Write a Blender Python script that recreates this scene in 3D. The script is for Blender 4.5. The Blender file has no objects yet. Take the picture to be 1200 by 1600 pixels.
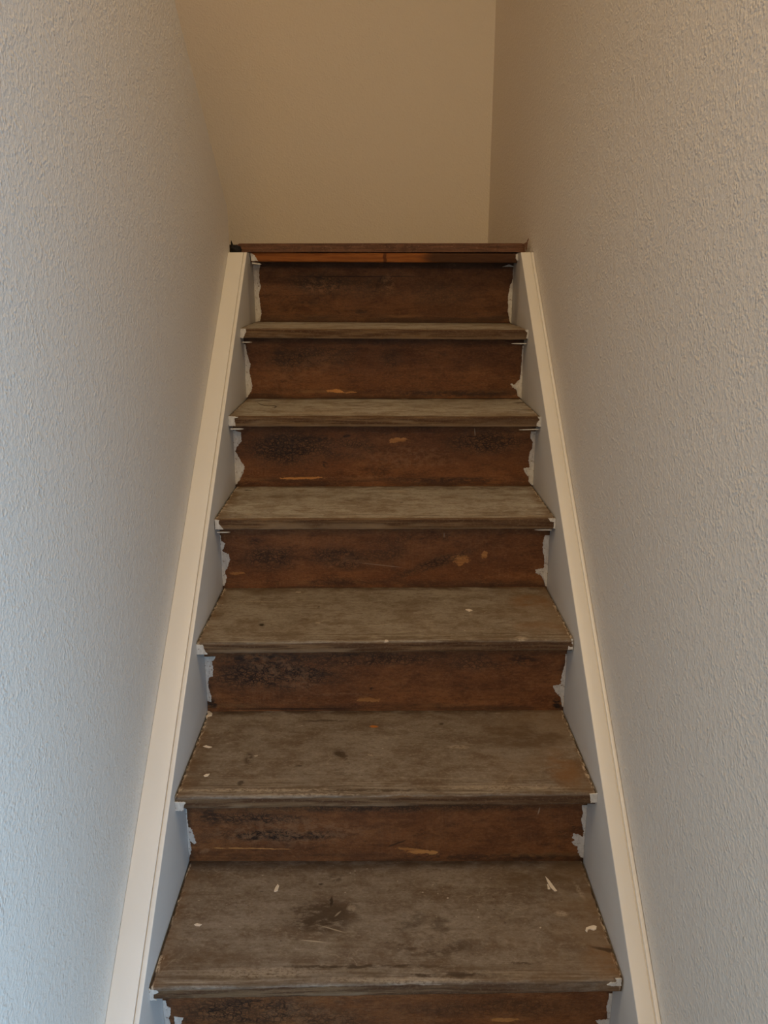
import bpy, bmesh, math, random
from mathutils import Vector, noise, Matrix
from mathutils.geometry import tessellate_polygon

# ------------------------------------------------------------------ camera, world, lights, exposure
SC = bpy.context.scene
COL = SC.collection
ZE = 1.55                                   # eye height above the lower floor
cam_d = bpy.data.cameras.new('camera')
cam_d.sensor_fit = 'HORIZONTAL'; cam_d.sensor_width = 36.0
cam_d.lens = 1276.8 / 1200.0 * 36.0
cam_d.clip_start = 0.02; cam_d.clip_end = 50
cam = bpy.data.objects.new('camera', cam_d); COL.objects.link(cam)
cam.location = (-0.01256, 0, ZE)
cam.rotation_euler = (math.radians(90 - 16.28076), 0, math.radians(-0.30777))
SC.camera = cam

W = bpy.data.worlds.new('world'); SC.world = W; W.use_nodes = True
W.node_tree.nodes['Background'].inputs[0].default_value = (0.75, 0.82, 1.0, 1)
W.node_tree.nodes['Background'].inputs[1].default_value = 0.0

def area(name, loc, target, sx, sy, energy, color, spread=180):
    d = bpy.data.lights.new(name, 'AREA'); d.shape = 'RECTANGLE'; d.size = sx; d.size_y = sy
    d.energy = energy; d.color = color; d.spread = math.radians(spread)
    o = bpy.data.objects.new(name, d); COL.objects.link(o); o.location = loc
    o.rotation_euler = (Vector(target) - Vector(loc)).to_track_quat('-Z', 'Y').to_euler()
    return o
# cool daylight of the lower hall, entering from the right of the camera
area('daylight', (1.0, -0.1, 0.75), (-0.4554, 0.9, 0.5), 0.8, 1.2, 25.5, (0.385, 0.68, 1.0))
area('hall_daylight', (0.75, -0.6, 0.85), (-0.4554, 1.5, 0.7), 0.6, 1.2, 3.5, (0.60, 0.80, 1.0))
# warm ceiling lamps: above the stairs, over the upper flight
area('stair_lamp', (0.0, 0.5, 4.05), (0, 0.5, 1.0), 0.6, 0.6, 25, (1.0, 0.71, 0.37))
area('warm_fill', (-0.3, -1.0, 2.6), (0.4, 1.0, 1.3), 0.4, 0.4, 11, (1.0, 0.56, 0.20))  # added warm fill behind the camera to lift the right wall
area('upper_flight_lamp', (-1.0, 2.9, 3.6), (-0.6, 3.0, 1.0), 0.5, 0.5, 2.2, (1.0, 0.50, 0.25))

SC.view_settings.view_transform = 'Standard'
SC.view_settings.look = 'None'
SC.view_settings.gamma = 1.0
SC.view_settings.use_curve_mapping = False
SC.view_settings.exposure = 0.0

# ------------------------------------------------------------------ measured stair geometry (metres)
Y1, Z1, G, RISE, NOSE, TH = 1.09225, ZE - 1.148514, 0.244454, 0.200885, 0.059206, 0.027724
HW = 0.400                                  # half of the clear width between the stringers
XL, XR = -HW - 0.05535, HW + 0.03783        # wall planes
YB = 3.5687                                 # far wall
# per tread: dy, dz, skew in y, tilt in z (old stairs are not regular)
OFF = {0: (0, 0, 0, 0), 1: (.0044, .0038, .0138, -.003), 2: (-.005, .0035, .0098, .0006), 3: (-.0001, .0023, .0102, .001),
       4: (.0028, -.0033, -.0005, .0006), 5: (.0012, -.0053, -.0037, -.0014), 6: (.0006, -.0036, -.0045, -.005), 7: (-.0038, .0026, -.0106, -.0042)}
def yn(k): return Y1 + (k - 1) * G
def zt(k): return Z1 + (k - 1) * RISE

# ------------------------------------------------------------------ helpers
def link(name, me, mats, parent=None, loc=(0, 0, 0)):
    o = bpy.data.objects.new(name, me); COL.objects.link(o); o.location = loc
    for m in (mats if isinstance(mats, (list, tuple)) else [mats]): me.materials.append(m)
    if parent: o.parent = parent
    return o
def obj(name, bm, mats, parent=None, loc=(0, 0, 0), smooth=None):
    bmesh.ops.recalc_face_normals(bm, faces=bm.faces[:])
    me = bpy.data.meshes.new(name); bm.to_mesh(me); bm.free()
    if smooth is not None:
        me.shade_smooth() if hasattr(me, 'shade_smooth') else None
        try: me.set_sharp_from_angle(angle=math.radians(smooth))
        except Exception: pass
    return link(name, me, mats, parent, loc)
def tag(o, label=None, cat=None, group=None, kind=None):
    if label: o['label'] = label
    if cat: o['category'] = cat
    if group: o['group'] = group
    if kind: o['kind'] = kind
    return o
def box(bm, x0, x1, y0, y1, z0, z1, mi=0):
    v = [bm.verts.new(p) for p in ((x0, y0, z0), (x1, y0, z0), (x1, y1, z0), (x0, y1, z0), (x0, y0, z1), (x1, y0, z1), (x1, y1, z1), (x0, y1, z1))]
    for f in ((0, 1, 2, 3), (4, 5, 6, 7), (0, 1, 5, 4), (1, 2, 6, 5), (2, 3, 7, 6), (3, 0, 4, 7)):
        bm.faces.new([v[i] for i in f]).material_index = mi
def nz(x, y, z, s=1.0): return noise.noise(Vector((x, y, z)) * s)
def densify(pts, step, jit, seed):
    out = []
    n = len(pts)
    for i in range(n):
        a, b = Vector(pts[i]), Vector(pts[(i + 1) % n])
        m = max(1, int((b - a).length / step))
        d = (b - a); nrm = Vector((-d.y, d.x)); nrm = nrm.normalized() if nrm.length else nrm
        for j in range(m):
            p = a + d * (j / m)
            out.append(p + nrm * ((noise.noise(Vector((p.x * 260, p.y * 260, seed))) + .7 * noise.noise(Vector((p.x * 620, p.y * 620, seed + 5)))) * jit))
    return out
def sheet(bm, pts, fn, t, mi=0, dome=0.0):
    """solid thin sheet: outline pts (2D), fn(u, v, h) -> 3D, thickness t, slightly domed"""
    n = len(pts)
    cx = sum(p[0] for p in pts) / n; cy = sum(p[1] for p in pts) / n
    lo = [bm.verts.new(fn(p[0], p[1], 0)) for p in pts]
    mid = [bm.verts.new(fn(p[0], p[1], t * .55)) for p in pts]
    hi = [bm.verts.new(fn(p[0] + (cx - p[0]) * .06, p[1] + (cy - p[1]) * .06, t)) for p in pts]
    for i in range(n):
        j = (i + 1) % n
        for A, B in ((lo, mid), (mid, hi)):
            try: bm.faces.new((A[i], A[j], B[j], B[i])).material_index = mi
            except ValueError: pass
    tri = tessellate_polygon([[Vector((p[0], p[1], 0)) for p in pts]])
    for a, b, c in tri:
        for L in (hi, lo):
            try: bm.faces.new((L[a], L[b], L[c])).material_index = mi
            except ValueError: pass

# ------------------------------------------------------------------ material building
class NT:
    def __init__(s, name):
        s.m = bpy.data.materials.new(name); s.m.use_nodes = True
        s.t = s.m.node_tree; s.n = s.t.nodes; s.b = s.n['Principled BSDF']
    def new(s, ty, **kw):
        nd = s.n.new(ty)
        for k, v in kw.items(): setattr(nd, k, v)
        return nd
    def L(s, a, b): s.t.links.new(a, b)
    def put(s, sock, v):
        if isinstance(v, bpy.types.NodeSocket): s.L(v, sock)
        else: sock.default_value = v
    def math(s, op, a, b=None, c=None, clamp=False):
        nd = s.new('ShaderNodeMath', operation=op, use_clamp=clamp); s.put(nd.inputs[0], a)
        if b is not None: s.put(nd.inputs[1], b)
        if c is not None: s.put(nd.inputs[2], c)
        return nd.outputs[0]
    def vmath(s, op, a, b=None):
        nd = s.new('ShaderNodeVectorMath', operation=op); s.put(nd.inputs[0], a)
        if b is not None: s.put(nd.inputs[1], b)
        return nd.outputs['Value'] if op in ('LENGTH', 'DOT_PRODUCT') else nd.outputs[0]
    def noise(s, co, scale=1, detail=4, rough=.55, sc=(1, 1, 1), off=(0, 0, 0), dist=0):
        if sc != (1, 1, 1) or off != (0, 0, 0):
            mp = s.new('ShaderNodeMapping'); s.L(co, mp.inputs[0]); mp.inputs['Scale'].default_value = sc; mp.inputs['Location'].default_value = off; co = mp.outputs[0]
        nd = s.new('ShaderNodeTexNoise'); s.L(co, nd.inputs['Vector'])
        nd.inputs['Scale'].default_value = scale; nd.inputs['Detail'].default_value = detail; nd.inputs['Roughness'].default_value = rough; nd.inputs['Distortion'].default_value = dist
        return nd.outputs[0]
    def noisec(s, co, scale, detail=3, off=(0, 0, 0)):
        mp = s.new('ShaderNodeMapping'); s.L(co, mp.inputs[0]); mp.inputs['Location'].default_value = off
        nd = s.new('ShaderNodeTexNoise'); s.L(mp.outputs[0], nd.inputs['Vector']); nd.inputs['Scale'].default_value = scale; nd.inputs['Detail'].default_value = detail
        return nd.outputs['Color']
    def voro(s, co, scale, feature='DISTANCE_TO_EDGE', sc=(1, 1, 1), rnd=1.0):
        mp = s.new('ShaderNodeMapping'); s.L(co, mp.inputs[0]); mp.inputs['Scale'].default_value = sc
        nd = s.new('ShaderNodeTexVoronoi', feature=feature); s.L(mp.outputs[0], nd.inputs['Vector']); nd.inputs['Scale'].default_value = scale; nd.inputs['Randomness'].default_value = rnd
        return nd.outputs['Distance']
    def rng(s, v, a, b, c=0.0, d=1.0, smooth=True):
        nd = s.new('ShaderNodeMapRange', interpolation_type='SMOOTHSTEP' if smooth else 'LINEAR'); s.put(nd.inputs['Value'], v)
        nd.inputs['From Min'].default_value = a; nd.inputs['From Max'].default_value = b; nd.inputs['To Min'].default_value = c; nd.inputs['To Max'].default_value = d
        return nd.outputs[0]
    def mix(s, f, a, b, mode='MIX'):
        nd = s.new('ShaderNodeMix', data_type='RGBA', blend_type=mode); s.put(nd.inputs[0], f)
        for k, v in ((6, a), (7, b)):
            s.put(nd.inputs[k], v if isinstance(v, bpy.types.NodeSocket) else (v[0], v[1], v[2], 1))
        return nd.outputs[2]
    def mul(s, *a):
        r = a[0]
        for b in a[1:]: r = s.math('MULTIPLY', r, b)
        return r
    def bump(s, h, strength, dist, normal=None):
        nd = s.new('ShaderNodeBump'); s.L(h, nd.inputs['Height']); nd.inputs['Strength'].default_value = strength; nd.inputs['Distance'].default_value = dist
        if normal is not None: s.L(normal, nd.inputs['Normal'])
        return nd.outputs[0]
    def blob(s, co, c, r, rot=0, axis='Z', soft=.35):
        """elliptical mask around local point c=(u,v) with radii r on the xy (axis Z) or xz (axis Y) plane"""
        mp = s.new('ShaderNodeMapping', vector_type='TEXTURE'); s.L(co, mp.inputs[0])
        if axis == 'Z':
            mp.inputs['Location'].default_value = (c[0], c[1], 0); mp.inputs['Scale'].default_value = (r[0], r[1], 9); mp.inputs['Rotation'].default_value = (0, 0, rot)
        else:
            mp.inputs['Location'].default_value = (c[0], 0, c[1]); mp.inputs['Scale'].default_value = (r[0], 9, r[1]); mp.inputs['Rotation'].default_value = (0, -rot, 0)
        return s.rng(s.vmath('LENGTH', mp.outputs[0]), 1 + soft, 1 - soft)
    def done(s, col, rough=.6, normal=None, spec=.5):
        s.put(s.b.inputs['Base Color'], col if isinstance(col, bpy.types.NodeSocket) else (col[0], col[1], col[2], 1))
        s.put(s.b.inputs['Roughness'], rough); s.b.inputs['Specular IOR Level'].default_value = spec
        if normal is not None: s.L(normal, s.b.inputs['Normal'])
        return s.m

def mat_wall(name, col, scale=120, strength=.55):
    s = NT(name); co = s.new('ShaderNodeNewGeometry').outputs['Position']
    w = s.vmath('ADD', co, s.vmath('MULTIPLY', s.noisec(co, scale * .5, 2), (.004, .004, .004)))
    dots = s.rng(s.voro(w, scale * 1.05, 'F1'), .62, .10); keep = s.rng(s.noise(co, scale * .30, 2, .5, off=(5, 2, 9)), .40, .62)
    a = s.noise(co, scale * 1.5, 2, .5); b = s.noise(co, scale * .55, 2, .5, off=(3, 1, 7))
    h = s.math('ADD', s.math('MULTIPLY', s.mul(dots, keep), 1.0), s.math('MULTIPLY', s.rng(a, .40, .70), .45))
    h = s.math('ADD', h, s.math('MULTIPLY', s.rng(b, .42, .70), .55))
    n = s.bump(h, strength, .0020)
    big = s.noise(co, 1.3, 3); c = s.mix(s.rng(big, .3, .7), [x * .985 for x in col], col)
    return s.done(c, .52, n, .35)
def mat_paint(name, col, rough=.38, bump=.12):
    s = NT(name); co = s.new('ShaderNodeTexCoord').outputs['Object']
    a = s.noise(co, 1, 5, .6, sc=(160, 9, 160)); b = s.noise(co, 5, 3)
    n = s.bump(a, bump, .0008)
    d = s.voro(co, 42, 'F1'); speck = s.mul(s.rng(d, .07, .03), s.rng(s.noise(co, 9, 2, off=(8, 2, 1)), .62, .68))
    c = s.mix(s.rng(b, .3, .7), [x * .97 for x in col], col); c = s.mix(s.math('MULTIPLY', speck, .4), c, (.25, .19, .13))
    return s.done(c, rough, n, .45)

def mat_tread(name, seed, blobs, fresh=False, tone=(1, 1, 1)):
    """worn, dusty wooden tread; local x across, y from the nosing back, z down from the top"""
    s = NT(name); co0 = s.new('ShaderNodeTexCoord').outputs['Object']
    co = s.vmath('ADD', co0, (seed * 3.1, seed * 1.7, seed * .9))
    wob = s.vmath('MULTIPLY', s.vmath('SUBTRACT', s.noisec(co, 55, 4), (.5, .5, .5)), (.014, .012, 0))
    cd = s.vmath('ADD', co0, wob)
    xyz = s.new('ShaderNodeSeparateXYZ'); s.L(cd, xyz.inputs[0]); X, Y = xyz.outputs[0], xyz.outputs[1]
    xyz0 = s.new('ShaderNodeSeparateXYZ'); s.L(co0, xyz0.inputs[0]); Z0 = xyz0.outputs[2]; X0 = xyz0.outputs[0]; Y0 = xyz0.outputs[1]
    big = s.noise(co, 4.5, 5, .6); mid = s.noise(co, 22, 6, .65, sc=(.6, 1.1, 1)); fine = s.noise(co, 240, 4, .7, sc=(.6, 1, 1))
    stre = s.noise(co, 1, 6, .7, sc=(5, 95, 60)); stre2 = s.noise(co, 1, 4, .6, sc=(2.2, 34, 34), off=(4, 4, 4), dist=.3)
    dust = (.275 * tone[0], .225 * tone[1], .168 * tone[2]); dust2 = (.225 * tone[0], .178 * tone[1], .128 * tone[2]); brown = (.135 * tone[0] ** .6, .088 * tone[1] ** .6, .052 * tone[2] ** .6); dark = (.052, .032, .019)
    c = s.mix(s.rng(big, .36, .66), dust2, dust)
    c = s.mix(s.math('MULTIPLY', s.rng(mid, .50, .62), .50), c, brown)
    mid2 = s.noise(co, 13, 7, .72, sc=(.8, 1.2, 1), off=(7, 3, 5)); c = s.mix(s.math('MULTIPLY', s.rng(mid2, .50, .58), .46), c, brown)
    c = s.mix(s.math('MULTIPLY', s.rng(mid2, .46, .36), .30), c, (.34 * tone[0], .285 * tone[1], .215 * tone[2]))
    c = s.mix(s.math('MULTIPLY', s.rng(stre, .48, .72), .34), c, brown)
    c = s.mix(s.math('MULTIPLY', s.rng(stre2, .40, .28), .32), c, (.31, .27, .215))
    c = s.mix(s.math('MULTIPLY', s.rng(fine, .54, .68), .42), c, (.39 * tone[0] ** .5, .33 * tone[1] ** .5, .255 * tone[2] ** .5))
    c = s.mix(s.math('MULTIPLY', s.rng(fine, .47, .36), .45), c, brown)
    med = s.noise(co, 85, 4, .7, sc=(.5, 1, 1), off=(2, 6, 1))
    c = s.mix(s.math('MULTIPLY', s.rng(med, .53, .66), .45), c, brown)
    c = s.mix(s.math('MULTIPLY', s.rng(med, .46, .34), .30), c, (.37 * tone[0] ** .5, .32 * tone[1] ** .5, .25 * tone[2] ** .5))
    # small dark pits and pale specks
    pit = s.mul(s.rng(s.voro(co, 62, 'F1', sc=(1, 1.4, 1)), .16, .05), s.rng(s.noise(co, 11, 3, off=(5, 5, 5)), .56, .66))
    c = s.mix(s.math('MULTIPLY', pit, .7), c, dark)
    spk = s.mul(s.rng(s.voro(co, 48, 'F1', sc=(.8, 1.3, 1)), .085, .04), s.rng(s.noise(co, 7, 3, off=(1, 9, 2)), .52, .62))
    c = s.mix(s.math('MULTIPLY', spk, .75), c, (.62, .56, .47))
    scr = s.mul(s.rng(s.voro(s.vmath('ADD', co, s.vmath('MULTIPLY', wob, (2.2, 2.2, 0))), 9, 'DISTANCE_TO_EDGE', sc=(.8, 1.5, 1)), .016, .004), s.rng(s.noise(co, 6, 3, .6, off=(3, 7, 7)), .54, .64))
    c = s.mix(s.math('MULTIPLY', scr, .28), c, (.42, .36, .28))
    # worn streaky band behind the front edge
    band = s.rng(Y, .075, .012)
    bst = s.noise(co, 1, 5, .6, sc=(7, 210, 120), off=(2, 8, 1))
    c = s.mix(s.mul(band, s.rng(bst, .50, .62), .75), c, (.115, .078, .047))
    c = s.mix(s.mul(band, s.rng(bst, .47, .36), .55), c, (.36, .305, .235))
    c = s.mix(s.mul(s.rng(Y, .050, .018), s.rng(s.noise(co, 1, 4, .6, sc=(9, 40, 40), off=(7, 7, 0)), .52, .64), .55), c, (.115, .078, .047))
    # darker, uneven brown along the riser and along the sides
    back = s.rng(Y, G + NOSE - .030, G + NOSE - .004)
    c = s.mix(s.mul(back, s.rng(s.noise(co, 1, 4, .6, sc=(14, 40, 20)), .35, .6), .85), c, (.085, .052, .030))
    side = s.rng(s.math('ABSOLUTE', X), .362, .402)
    c = s.mix(s.mul(side, s.rng(mid, .36, .58), .75), c, (.155, .090, .046))
    rs = s.mul(s.rng(X, .12, .40), s.rng(s.noise(co, 7, 4, .6, off=(2, 2, 5)), .42, .60))
    c = s.mix(s.math('MULTIPLY', rs, .55), c, (.205, .138, .082))
    # gap shade painted on the edge, then raw paint / glue fringe at the stringers
    c = s.mix(s.mul(s.rng(s.math('ABSOLUTE', s.math('ADD', X0, s.math('MULTIPLY', s.math('SUBTRACT', s.noise(co, 1, 3, .6, sc=(40, 60, 20), off=(2, 2, 2)), .5), .006))), .3940, .3962), .9), c, (.03, .018, .011))
    fr = s.mul(s.rng(s.math('ABSOLUTE', X), .3895, .3945), s.rng(s.noise(co, 1, 4, .7, sc=(230, 75, 60), off=(0, 3, 3)), .50, .56), s.rng(s.noise(co, 13, 2, off=(6, 3, 3)), .40, .50))
    c = s.mix(s.math('MULTIPLY', fr, .85), c, (.56, .47, .37))
    for (kind, p, r, rot, st) in blobs:
        m = s.blob(cd if kind != 'scratch' else s.vmath('ADD', co0, s.vmath('MULTIPLY', wob, (.12, .12, 0))), p, r, rot, 'Z', .45 if kind != 'chip' else .15)
        if kind == 'dark': m = s.mul(m, s.rng(s.math('ADD', s.math('MULTIPLY', mid, .6), s.math('MULTIPLY', med, .4)), .43, .53)); colr = (.060, .040, .025)
        elif kind == 'pit': colr = (.03, .018, .010)
        elif kind == 'brown': m = s.mul(m, s.rng(mid, .34, .6)); colr = (.125, .083, .050)
        elif kind == 'scratch': colr = (.44, .38, .30)
        elif kind == 'orange': colr = (.50, .17, .035)
        elif kind == 'rust': m = s.mul(m, s.rng(mid, .30, .6)); colr = (.22, .118, .052)
        elif kind == 'pale': m = s.mul(m, s.rng(fine, .35, .55)); colr = (.44, .37, .29)
        elif kind == 'chip': colr = (.60, .52, .43)
        c = s.mix(s.math('MULTIPLY', m, st), c, colr)
    # front face of the nosing: darker varnish, worn through in pale strips
    front = s.mul(s.rng(s.math('ADD', Z0, s.math('MULTIPLY', s.math('SUBTRACT', s.noise(co, 1, 5, .7, sc=(16, 5, 30), off=(1, 1, 6)), .5), .014)), -.0012, -.0030), s.rng(Y0, .012, .006))
    fst = s.noise(co, 1, 5, .65, sc=(7, 20, 150), off=(3, 3, 3)); fb = s.noise(co, 1, 3, .6, sc=(5, 10, 22), off=(9, 3, 3))
    if fresh:
        fc = s.mix(s.rng(s.noise(co, 1, 5, .6, sc=(9, 30, 120)), .35, .68), (.30, .108, .028), (.21, .070, .020))
        fc = s.mix(s.rng(s.math('ADD', X0, s.math('MULTIPLY', fb, .16)), .17, .24), fc, (.075, .034, .017))
        fc = s.mix(s.mul(s.blob(cd, (.004, .0), (.004, .03), 0, 'Z'), .8), fc, (.06, .02, .01))
        grade = s.rng(Z0, -.010, -.002)
    else:
        fc = s.mix(s.rng(fst, .36, .60), (.185, .120, .066), (.080, .042, .022))
        fc = s.mix(s.mul(s.rng(fb, .50, .60), s.rng(Z0, -.013, -.019), .55), fc, (.27, .20, .13))
        fc = s.mix(s.mul(s.rng(X0, -.05, .3), .50), fc, (.075, .038, .021))
        fc = s.mix(s.mul(s.rng(s.math('ADD', Z0, s.math('MULTIPLY', fb, .008)), -.0215, -.0235), .5), fc, (.24, .17, .105))
        fc = s.mix(s.mul(s.rng(Z0, -.005, -.002), s.rng(fb, .60, .46), .6), fc, dust2)
        fc = s.mix(s.math('MULTIPLY', s.rng(fine, .5, .66), .35), fc, (.22, .155, .10))
    c = fc if fresh else s.mix(front, c, fc)
    h = s.math('ADD', s.math('MULTIPLY', stre, .5), s.math('MULTIPLY', fine, .8)); h = s.math('ADD', h, s.math('MULTIPLY', fst, .35)); h = s.math('SUBTRACT', h, s.math('MULTIPLY', pit, .8))
    n = s.bump(h, .55, .0016)
    return s.done(c, s.rng(mid, .3, .7, .66, .84, False), n, .18)

def mat_riser(name, seed, blobs, light=1.0):
    """stained riser with crazed old varnish; local x across, z up from the tread behind, y towards the wall"""
    s = NT(name); co0 = s.new('ShaderNodeTexCoord').outputs['Object']
    co = s.vmath('ADD', co0, (seed * 2.3, seed * 1.1, seed * 1.9))
    wob = s.vmath('MULTIPLY', s.vmath('SUBTRACT', s.noisec(co, 48, 4), (.5, .5, .5)), (.020, 0, .010))
    cd = s.vmath('ADD', co0, wob)
    xyz = s.new('ShaderNodeSeparateXYZ'); s.L(cd, xyz.inputs[0]); X, Z = xyz.outputs[0], xyz.outputs[2]
    big = s.noise(co, 5, 5, .6, sc=(.7, 1, 1.3)); mid = s.noise(co, 26, 6, .65, sc=(.55, 1, 1.4)); fine = s.noise(co, 260, 4, .7, sc=(.5, 1, 1))
    gr = s.noise(co, 1, 6, .65, sc=(6, 20, 120)); weave = s.noise(co, 1, 3, .6, sc=(210, 20, 14), off=(3, 3, 1))
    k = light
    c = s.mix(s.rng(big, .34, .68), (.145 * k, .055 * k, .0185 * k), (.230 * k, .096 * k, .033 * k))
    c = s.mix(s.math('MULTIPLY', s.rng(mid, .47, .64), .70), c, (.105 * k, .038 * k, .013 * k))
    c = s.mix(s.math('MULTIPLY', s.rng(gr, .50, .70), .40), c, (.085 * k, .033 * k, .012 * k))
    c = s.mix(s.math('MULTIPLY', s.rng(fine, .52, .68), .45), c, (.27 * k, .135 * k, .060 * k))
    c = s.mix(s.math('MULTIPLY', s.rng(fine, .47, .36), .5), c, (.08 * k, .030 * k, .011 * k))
    c = s.mix(s.mul(s.rng(s.noise(co, 9, 4, .6, off=(4, 1, 7)), .50, .64), s.rng(weave, .44, .56), .16), c, (.25 * k, .135 * k, .066 * k))
    # dark top strip under the nosing and unevenly darker foot
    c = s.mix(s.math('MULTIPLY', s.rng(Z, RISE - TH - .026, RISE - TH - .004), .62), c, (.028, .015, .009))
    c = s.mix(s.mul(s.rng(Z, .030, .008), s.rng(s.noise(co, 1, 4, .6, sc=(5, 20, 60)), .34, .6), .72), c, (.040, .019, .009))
    c = s.mix(s.mul(s.rng(Z, .022, .017), s.rng(Z, .010, .015), s.rng(s.noise(co, 1, 3, .5, sc=(4, 9, 9), off=(1, 5, 6)), .5, .62), .5), c, (.26, .14, .055))
    mott = s.noise(co, 60, 5, .75, sc=(.4, 1, 1.1), off=(6, 1, 8)); c = s.mix(s.math('MULTIPLY', s.rng(mott, .54, .66), .45), c, (.055 * k, .021 * k, .009 * k)); c = s.mix(s.math('MULTIPLY', s.rng(mott, .46, .35), .28), c, (.30 * k, .15 * k, .065 * k))
    fib = s.noise(co, 1, 6, .72, sc=(55, 20, 85), off=(8, 1, 4), dist=.4)
    # crazing: net of dark cracks, only in some places
    e1 = s.voro(cd, 95, 'DISTANCE_TO_EDGE', sc=(.75, 1, 1.25)); e2 = s.voro(cd, 210, 'DISTANCE_TO_EDGE', sc=(.55, 1, 1.3), rnd=.8)
    cr = s.math('MAXIMUM', s.rng(e1, .11, .03), s.math('MULTIPLY', s.rng(e2, .13, .04), .8))
    gen = s.rng(s.noise(co, 8, 4, .7, sc=(.8, 1, 1.6), off=(9, 9, 2)), .56, .70)
    c = s.mix(s.mul(gen, cr, .55), c, (.030, .015, .009))
    net = None
    for (kind, p, r, rot, st) in blobs:
        if kind == 'craze':
            m = s.mul(s.blob(cd, p, r, rot, 'Y', .5), s.rng(mid, .28, .52), st)
            c = s.mix(s.math('MULTIPLY', m, .35), c, (.22 * k, .115 * k, .055 * k))
            c = s.mix(s.mul(m, s.math('MAXIMUM', cr, s.rng(s.noise(co, 1, 5, .7, sc=(70, 20, 120), off=(3, 9, 1)), .52, .60))), c, (.022, .012, .008))
        elif kind == 'black':
            m = s.mul(s.blob(cd, p, r, rot, 'Y', .5), s.rng(s.noise(co, 1, 5, .7, sc=(60, 20, 130), off=(5, 5, 5)), .42, .54), st); c = s.mix(m, c, (.018, .011, .009))
        elif kind == 'bare':
            m = s.mul(s.rng(s.math('ADD', s.blob(s.vmath('ADD', co0, s.vmath('MULTIPLY', wob, (.8, 0, .5))), p, (r[0] * 1.15, r[1] * 1.15), rot, 'Y', .65), s.math('MULTIPLY', s.math('SUBTRACT', fib, .5), 3.2)), .48, .60), s.blob(co0, p, (r[0] * 1.6, r[1] * 1.6), rot, 'Y', .15), st)
            c = s.mix(m, c, s.mix(s.rng(gr, .4, .65), (.60, .30, .095), (.42, .18, .05)))
        elif kind == 'pale':
            m = s.mul(s.blob(cd, p, r, rot, 'Y', .4), s.rng(fib, .46, .58), st, .7); c = s.mix(m, c, (.30, .165, .085))
        elif kind == 'line':
            m = s.mul(s.blob(s.vmath('ADD', co0, s.vmath('MULTIPLY', wob, (.2, 0, .12))), p, r, rot, 'Y', .3), st); c = s.mix(m, c, (.020, .010, .006))
        elif kind == 'scratch':
            m = s.mul(s.blob(s.vmath('ADD', co0, s.vmath('MULTIPLY', wob, (.1, 0, .1))), p, r, rot, 'Y', .3), st); c = s.mix(m, c, (.38, .29, .20))
    edge = s.mul(s.rng(s.math('ABSOLUTE', X), .384, .400), s.rng(mid, .34, .6), .8); c = s.mix(edge, c, (.035, .018, .010))
    h = s.math('ADD', s.math('MULTIPLY', gr, .5), s.math('MULTIPLY', fine, .4)); h = s.math('SUBTRACT', h, s.mul(cr, .5))
    n = s.bump(h, .5, .0014)
    return s.done(c, s.rng(mid, .3, .7, .42, .62, False), n, .35)

M_wall = mat_wall('textured_wall_paint', (.80, .76, .70), 145, .55)
M_far = mat_wall('textured_far_wall_paint', (.80, .76, .70), 110, .35)
M_ceil = mat_paint('ceiling_paint', (.8, .79, .77), .7)
M_str = mat_paint('stringer_gloss_paint', (.80, .79, .765))
def mat_smear():
    s = NT('brushed_white_paint'); co = s.new('ShaderNodeTexCoord').outputs['Object']
    a = s.noise(co, 170, 4, .7); b = s.noise(co, 1, 4, .7, sc=(150, 150, 60), off=(3, 1, 1))
    c = s.mix(s.rng(b, .35, .65), (.56, .55, .53), (.70, .695, .67)); c = s.mix(s.mul(s.rng(a, .60, .66), .75), c, (.16, .085, .045))
    return s.done(c, .5, s.bump(s.math('ADD', a, b), .6, .001), .4)
M_smear = mat_smear()
M_side = mat_paint('shaded_stringer_paint', (.56, .56, .555), .42)  # stringer paint darkened, shade of the inner faces put into the colour
M_flake = mat_paint('dried_paint_flake', (.80, .72, .62), .5, .2)
M_floor = mat_tread('floor_boards', 41, [])
s = NT('black_cloth'); co = s.new('ShaderNodeTexCoord').outputs['Object']; M_black = s.done((.012, .012, .015), .75, s.bump(s.noise(co, 300, 4), .6, .001), .3)
s = NT('dark_fibre'); M_fibre = s.done((.075, .052, .033), .7)
s = NT('gap_shadow'); M_gap = s.done((.02, .014, .010), .9)  # near-black painted gap shade, not assigned to any part
def mat_board():
    s = NT('landing_board_wood'); co = s.new('ShaderNodeTexCoord').outputs['Object']
    g = s.noise(co, 1, 6, .7, sc=(12, 60, 220)); m = s.noise(co, 30, 5, .7); f = s.noise(co, 300, 3, .7, sc=(.5, 1, 1))
    c = s.mix(s.rng(g, .36, .66), (.175, .082, .044), (.085, .038, .021)); c = s.mix(s.math('MULTIPLY', s.rng(m, .52, .68), .6), c, (.055, .025, .015))
    c = s.mix(s.math('MULTIPLY', s.rng(f, .55, .72), .45), c, (.30, .19, .12))
    return s.done(c, .6, s.bump(s.math('ADD', g, f), .5, .001), .3)
M_board = mat_board()

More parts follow.
